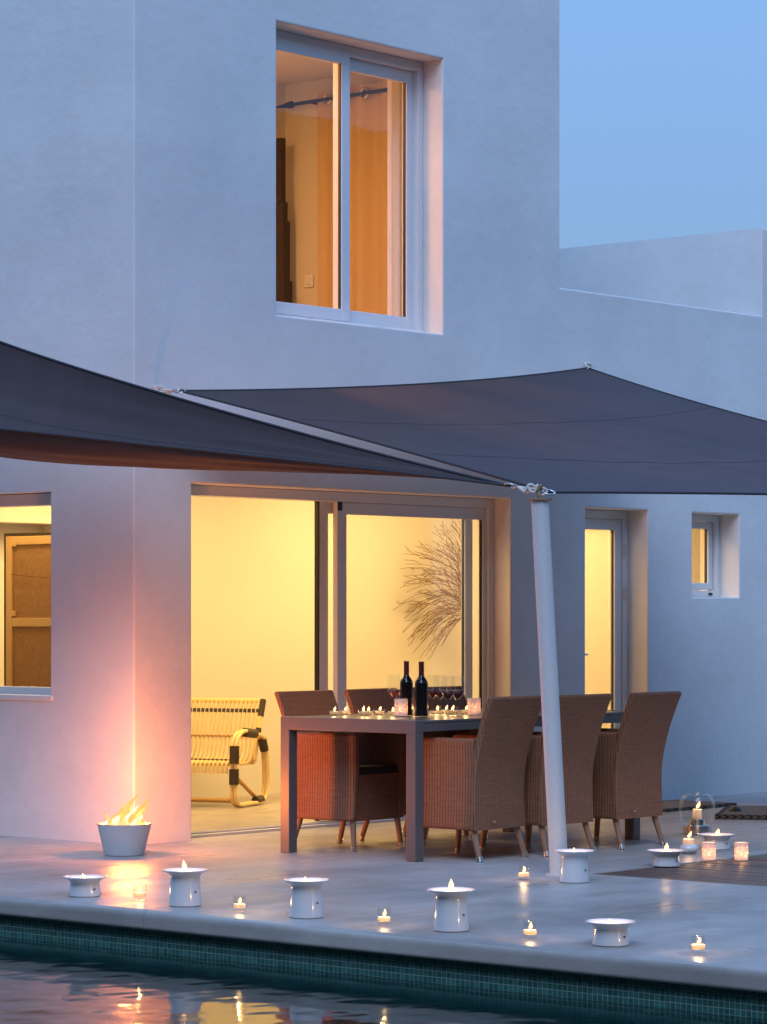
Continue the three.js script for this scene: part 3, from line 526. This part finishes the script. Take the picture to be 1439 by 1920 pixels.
// ---------------------------------------------------------------- fire bowl
{
  const p = onY(234, 1603), o = thing('fire_bowl', 'pale grey conical fire bowl with wind-blown flames at the house corner', 'fire bowl', [p.x, 0, p.z]);
  part('bowl', lathe([[0.0001, 0.001], [0.104, 0.001], [0.108, 0.005], [0.146, 0.165], [0.1475, 0.170], [0.143, 0.171], [0.138, 0.165], [0.125, 0.11], [0.0001, 0.105]], 64), M.bowl, o);
  part('burner_lip', lathe([[0.139, 0.1665], [0.1435, 0.1715], [0.1465, 0.1715], [0.1478, 0.168]], 64), M.rust, o);
  // tongues: tapering leaning sheets of fire with real thickness
  const core = glow(1.0, 0.70, 0.42, 3.2), outer = glow(1.0, 0.36, 0.08, 1.25, { transparent: true, opacity: 0.6 });
  const lean = side.clone();
  const tongue = (mat, x, z, w, h, bend, tw) => {
    const g = new THREE.SphereGeometry(1, 14, 20), q = g.attributes.position;
    for (let i = 0; i < q.count; i++) {
      const t = (q.getY(i) + 1) / 2, k = Math.pow(1 - t, 0.75) * (1 + 0.15 * Math.sin(t * 9 + tw)), a = tw + t * 1.6;
      const lx = q.getX(i) * w * k * 1.15, lz = q.getZ(i) * w * 0.6 * k, off = bend * Math.pow(t, 1.3) + 0.012 * Math.sin(t * 7 + tw);
      q.setXYZ(i, x + (lx * Math.cos(a) - lz * Math.sin(a)) + lean.x * off, 0.135 + t * h, z + (lx * Math.sin(a) + lz * Math.cos(a)) + lean.z * off);
    }
    g.computeVertexNormals(); part('flame', g, mat, o);
  };
  const S = (k) => [side.x * k, side.z * k];
  for (const [k, w, h, bend, tw] of [[-0.05, 0.045, 0.09, 0.03, 0.3], [0.0, 0.045, 0.135, 0.065, 1.4], [0.045, 0.04, 0.09, 0.045, 2.2], [-0.085, 0.022, 0.07, 0.0, 0.9], [0.02, 0.06, 0.065, 0.0, 4]]) { const [x, z] = S(k); tongue(core, x, z, w, h, bend, tw); }
  for (const [k, w, h, bend, tw] of [[-0.02, 0.058, 0.205, 0.09, 0.6], [0.02, 0.055, 0.18, 0.11, 2.0], [0.07, 0.045, 0.15, 0.06, 1.1], [-0.065, 0.042, 0.14, 0.06, 2.9], [0.0, 0.085, 0.12, 0.03, 3.6], [-0.095, 0.03, 0.10, 0.01, 5.1]]) { const [x, z] = S(k); tongue(outer, x, z, w, h, bend, tw); }
  const l = new THREE.PointLight(new THREE.Color().setRGB(1.0, 0.25, 0.045), 8.0, 0, 2); l.position.set(0.02, 0.215, 0.02); l.shadow.radius = 4.5; l.castShadow = true; o.add(l);
}

// ---------------------------------------------------------------- indoors, seen through the glass
{
  // rattan lounge chair: double cane loops at the sides, slatted seat and back
  const c = onY(436, 1516), f = view.clone().multiplyScalar(-0.93).addScaledVector(side, -0.36).normalize();
  const o = thing('rattan_armchair', 'low rattan lounge chair with dark wrapped joints inside the open door', 'armchair', [0, 0, 0], Math.atan2(f.x, f.z));
  const X = 0.30;
  for (const s of [-1, 1]) for (const d of [0, 0.029]) part('side_loop', tube([[s * (X + d), 0.028, 0.20], [s * (X + d), 0.02, 0.0], [s * (X + d), 0.035, -0.24], [s * (X + d), 0.12, -0.30], [s * (X + d), 0.36, -0.28], [s * (X + d), 0.455, -0.23], [s * (X + d), 0.49, -0.10], [s * (X + d), 0.51, 0.12], [s * (X + d), 0.45, 0.22], [s * (X + d), 0.2, 0.235], [s * (X + d), 0.07, 0.235]], 0.0135, 70, 8, true), M.rattan, o);
  for (const s of [-1, 1]) {
    const xc = s * (X + 0.0145);
    for (const [a, b, r] of [[[xc, 0.30, 0.232], [xc, 0.42, 0.226], 0.034], [[xc, 0.16, 0.236], [xc, 0.265, 0.234], 0.034], [[xc, 0.49, -0.11], [xc, 0.505, 0.06], 0.031], [[xc, 0.37, -0.275], [xc, 0.45, -0.235], 0.031], [[xc, 0.035, -0.22], [xc, 0.03, -0.12], 0.030]]) part('cane_wrap', rod(a, b, r, r, 14), M.wrap, o);
    part('back_post', tube([[s * 0.27, 0.30, -0.20], [s * 0.275, 0.48, -0.25], [s * 0.28, 0.71, -0.33]], 0.019, 20, 8), M.rattan, o);
    part('cane_wrap', rod([s * 0.277, 0.60, -0.292], [s * 0.281, 0.715, -0.332], 0.0225, 0.0225, 12), M.wrap, o); part('cane_wrap', rod([s * 0.275, 0.45, -0.24], [s * 0.276, 0.52, -0.263], 0.0215, 0.0215, 12), M.wrap, o);
    part('brace', rod([s * 0.29, 0.05, -0.18], [s * 0.29, 0.22, 0.18], 0.014, 0.014, 8), M.rattanDark, o);
  }
  part('top_rail', rod([-0.28, 0.705, -0.33], [0.28, 0.705, -0.33], 0.018, 0.018, 10), M.rattan, o);
  part('seat_rail', rod([-0.30, 0.30, 0.20], [0.30, 0.30, 0.20], 0.017, 0.017, 10), M.rattan, o);
  part('seat_rail', rod([-0.27, 0.29, -0.20], [0.27, 0.29, -0.20], 0.017, 0.017, 10), M.rattan, o);
  part('floor_rail', rod([-0.30, 0.05, 0.2], [0.30, 0.05, 0.2], 0.016, 0.016, 10), M.rattanDark, o);
  for (let k = 0; k < 17; k++) {
    const x = -0.255 + k * 0.0319;
    part('slat', tube([[x, 0.70, -0.315], [x, 0.56, -0.268], [x, 0.40, -0.222], [x, 0.31, -0.17], [x, 0.285, -0.02], [x, 0.315, 0.17], [x, 0.30, 0.225], [x, 0.23, 0.225]], 0.0105, 30, 6), M.rattan, o);
    part('binding', rod([x, 0.625, -0.289], [x, 0.65, -0.298], 0.0122, 0.0122, 8), M.wrap, o);
    part('binding', tube([[x - 0.014, 0.462, -0.228], [x, 0.470, -0.224], [x + 0.014, 0.462, -0.228]], 0.005, 6, 5), M.rattanDark, o); part('binding', rod([x, 0.318, 0.165], [x, 0.316, 0.195], 0.0122, 0.0122, 8), M.wrap, o);
  }
  o.position.set(c.x - f.x * 0.235 - 0.30 * f.z * 1, 0, c.z - f.z * 0.235 + 0.30 * f.x);
}
{
  // dry branches in a slim white vase
  const v = onZ(930, 1232, -2.05), o = thing('branch_vase', 'bundle of bare arching twigs in a slim white vase behind the glass', 'vase', [v.x, 0, v.z]);
  part('vase', lathe([[0.0001, 0], [0.08, 0], [0.095, 0.2], [0.07, 0.6], [0.045, 0.85], [0.05, 0.93], [0.042, 0.93], [0.0001, 0.6]], 32), M.porcelain, o);
  const twigs = [];
  for (let k = 0; k < 84; k++) {
    const th = (-14 + 98 * Math.pow(rnd(), 0.95)) * Math.PI / 180, L = (0.62 + 0.44 * Math.sin(Math.max(0, th))) * rr(0.72, 1.08), droop = 0.26 * Math.cos(th) * rr(0.6, 1.2), away = rr(-0.3, 0.3), pts = [V(rr(-0.02, 0.02), 0.85, rr(-0.02, 0.02))];
    for (let s = 1; s <= 7; s++) {
      const q = s / 7, ex = Math.cos(th) * L * q * (0.75 + 0.25 * q), ey = 0.30 * Math.min(1, q * 2.2) + Math.sin(th) * L * q * 0.86 + 0.22 * Math.cos(th) * Math.sin(q * Math.PI * 0.8) - droop * q * q;
      pts.push(V(-side.x * ex + view.x * away * q + 0.005 * rr(-1, 1), 0.88 + ey + 0.004 * rr(-1, 1), -side.z * ex + view.z * away * q * 0.6 + 0.005 * rr(-1, 1)));
    }
    twigs.push([pts, k]);
  }
  for (const [pts] of twigs) {
    const list = [tube(pts, 0.002, 18, 4)];
    for (let j = 0; j < 5; j++) { const i = 3 + Math.floor(rnd() * 4), a = pts[i], b = pts[Math.max(0, i - 1)], d = a.clone().sub(b).normalize(); list.push(tube([a, a.clone().addScaledVector(d, 0.05).add(V(rr(-0.02, 0.02), rr(-0.01, 0.03), rr(-0.02, 0.02))), a.clone().addScaledVector(d, rr(0.08, 0.13)).add(V(rr(-0.03, 0.03), rr(-0.04, 0.05), rr(-0.02, 0.02)))], 0.0022, 6, 3)); }
    part('twig', list, M.twig, o);
  }
}
{
  // back of a stretched canvas standing inside the side window
  const CX = 0.95;
  const o = thing('stretched_canvas', 'back of a stretched canvas with pine bars and black edge inside the side window', 'painting', [CX, 0, 0]);
  const z0 = onX(8, 1000, CX).z, z1 = z0 + 1.15, y1 = onX(8, 1000, CX).y, y0 = 0.45, b = 0.055, bar = onX(60, 1175, CX).y;
  part('canvas', box(0.012, 0.016, y0 + 0.03, y1 - 0.03, z0 + 0.03, z1 - 0.03), M.canvas, o);
  part('edge', [rbox(0, 0.04, y0, y1, z0, z0 + 0.022), rbox(0, 0.04, y0, y1, z1 - 0.022, z1), rbox(0, 0.04, y1 - 0.02, y1, z0 + 0.022, z1 - 0.022), rbox(0, 0.04, y0, y0 + 0.02, z0 + 0.022, z1 - 0.022)], M.darkWood, o);
  for (const g of [rbox(-0.004, 0.011, y0 + 0.02, y1 - 0.02, z0 + 0.022, z0 + 0.022 + b), rbox(-0.004, 0.011, y0 + 0.02, y1 - 0.02, z1 - 0.022 - b, z1 - 0.022), rbox(-0.003, 0.011, y1 - 0.02 - b, y1 - 0.021, z0 + 0.022 + b, z1 - 0.022 - b), rbox(-0.003, 0.011, bar, bar + 0.055, z0 + 0.022 + b, z1 - 0.022 - b)]) part('stretcher_bar', g, M.pine, o);
  for (const [y, z] of [[y1 - 0.085, z0 + 0.10], [bar + 0.065, z0 + 0.09]]) part('wedge', rbox(-0.006, 0.010, y, y + 0.035, z - 0.02, z + 0.02, 0.003), M.pine, o);
  part('hanging_wire', tube([[-0.002, 1.56, z0 + 0.06], [-0.012, 1.535, z0 + 0.4], [-0.012, 1.54, z0 + 0.7], [-0.002, 1.56, z1 - 0.06]], 0.0016, 30, 5), M.darkWood, o);
  const bk = thing('woven_basket', 'pale woven basket rim at the foot of the canvas', 'basket', [0.27, 0.6, -1.35]);
  part('weave', lathe([[0.0001, 0], [0.11, 0], [0.15, 0.12], [0.155, 0.24]], 28), M.rattan, bk);
  for (let k = 0; k < 12; k++) { const a = k / 12 * 6.283; part('loop', tube([[0.15 * Math.cos(a), 0.235, 0.15 * Math.sin(a)], [0.155 * Math.cos(a + 0.25), 0.265, 0.155 * Math.sin(a + 0.25)], [0.15 * Math.cos(a + 0.5), 0.235, 0.15 * Math.sin(a + 0.5)]], 0.007, 10, 5), M.rattan, bk); }
  const st = thing('basket_stool', 'plain wooden stool under the woven basket', 'stool', [0.27, 0, -1.35]);
  part('seat', rbox(-0.15, 0.15, 0.56, 0.599, -0.15, 0.15), M.pine, st); for (const sx of [-1, 1]) for (const sz of [-1, 1]) part('leg', rbox(sx * 0.12 - 0.015, sx * 0.12 + 0.015, -0.003, 0.56, sz * 0.12 - 0.015, sz * 0.12 + 0.015), M.pine, st);
  const sh = thing('wall_shelf', 'long pale wall shelf high on the back wall seen through the side window', 'shelf', [1.7, 1.9, -2.6]);
  part('board', rbox(-1.0, 1.0, 0, 0.05, 0.001, 0.22), M.indoor, sh); part('bracket', rbox(-0.02, 0.02, -0.14, 0, 0.001, 0.18), M.indoor, sh);
}
{
  // upstairs: curtain on a black rod along the end wall, a sheer at the window, a dark carved post
  const xr = 3.53, a = onX(543, 197, xr), b = onX(720, 175, xr), c0 = onX(590, 190, xr), c1 = onX(733, 178, xr);
  const r = thing('curtain_rod', 'black iron curtain rod with pointed finial upstairs', 'curtain rod');
  part('rod', rod([xr, a.y, a.z], [xr, a.y, b.z + 0.1], 0.013), M.black, r); part('finial', [rod([xr, a.y, a.z], [xr, a.y, a.z + 0.03], 0.026, 0.026, 8), rod([xr, a.y, a.z + 0.0], [xr, a.y, a.z - 0.15], 0.022, 0.003, 8)], M.black, r);
  part('bracket', rod([xr, a.y, c0.z - 0.05], [3.64, a.y, c0.z - 0.05], 0.01), M.black, r);
  const t = thing('curtain', 'flat brown curtain hanging by large eyelets upstairs', 'curtain');
  const g = new THREE.PlaneGeometry(1, 1, 60, 2), p = g.attributes.position;
  for (let i = 0; i < p.count; i++) { const u = p.getX(i) + 0.5, v = p.getY(i) + 0.5; p.setXYZ(i, xr + 0.035 + 0.022 * Math.sin(u * 19), 2.87 + v * (a.y + 0.07 - 2.87), c0.z + u * (c1.z - c0.z)); }
  g.computeVertexNormals(); part('cloth', metricUV(g), M.drape, t);
  for (const u of [0.18, 0.42, 0.66]) part('eyelet', new THREE.TorusGeometry(0.032, 0.009, 8, 24).rotateY(Math.PI / 2).translate(xr, a.y, c0.z + u * (c1.z - c0.z)), M.steel, t);
  const s = thing('sheer_curtain', 'sheer white curtain gathered at the upstairs window jamb', 'curtain');
  const h = new THREE.PlaneGeometry(1, 1, 60, 2), q = h.attributes.position;
  for (let i = 0; i < q.count; i++) { const u = q.getX(i) + 0.5, v = q.getY(i) + 0.5; q.setXYZ(i, 2.66 + u * 0.38, 2.87 + v * 2.12, -0.40 + 0.022 * Math.sin(u * 30)); }
  h.computeVertexNormals(); part('cloth', h, M.sheer, s);
  const w = onZ(529, 570, -2.12), d = thing('carved_post', 'dark stepped wooden post standing upstairs by the back wall', 'post', [w.x, 2.851, -2.1]);
  part('shaft', rbox(-0.05, 0.0, 0, 1.35, -0.04, 0.04), M.darkWood, d); part('step', rbox(0.0, 0.03, 0, 1.22, -0.035, 0.035), M.darkWood, d); part('step', rbox(0.03, 0.06, 0.1, 0.80, -0.03, 0.03), M.darkWood, d); part('top', rbox(-0.06, -0.01, 1.35, 1.80, -0.03, 0.03), M.darkWood, d);
  const k = onX(581, 527, 3.64), so = thing('wall_switch', 'square white switch plate on the upstairs end wall', 'switch', [3.64, k.y, k.z]);
  part('plate', rbox(-0.012, -0.001, -0.045, 0.045, -0.045, 0.045), M.frame, so); part('rocker', rbox(-0.017, -0.012, -0.025, 0.025, -0.025, 0.025), M.frame, so);
}

// ---------------------------------------------------------------- mats by the wall
{
  const c = document.createElement('canvas'); c.width = 256; c.height = 128; const x = c.getContext('2d');
  x.fillStyle = '#6d6257'; x.fillRect(0, 0, 256, 128); x.fillStyle = '#17130f';
  for (let k = 0; k < 10; k++) { x.beginPath(); x.moveTo(k * 26, 10); x.lineTo(k * 26 + 14, 64); x.lineTo(k * 26, 118); x.lineTo(k * 26 + 9, 118); x.lineTo(k * 26 + 23, 64); x.lineTo(k * 26 + 9, 10); x.fill(); }
  x.fillRect(0, 0, 256, 9); x.fillRect(0, 119, 256, 9);
  const t = new THREE.CanvasTexture(c); t.colorSpace = THREE.SRGBColorSpace;
  const mat = std(1, 1, 1, 0.95, { map: t });
  const p = onY(1258, 1514), o = thing('door_mat', 'dark zigzag patterned mat in front of the glazed side door', 'mat', [p.x, 0, p.z]);
  part('mat', new THREE.BoxGeometry(0.85, 0.02, 0.5).translate(0, 0.0105, 0), mat, o);
  const q = onY(1420, 1533), r = thing('rolled_mat', 'brown patterned mat lying near the wall with a dark knot at its end', 'mat', [q.x, 0, q.z], 0.5);
  part('mat', new THREE.BoxGeometry(0.9, 0.03, 0.5).translate(0.25, 0.0155, 0), mat, r);
  const k = onY(1379, 1530); r.updateMatrixWorld(true); const kl = r.worldToLocal(k.clone());
  part('knot', new THREE.IcosahedronGeometry(0.035, 2).scale(1, 0.9, 1.2).translate(kl.x, 0.032, kl.z), M.black, r);
}

shade(scene);
renderer.render(scene, camera);
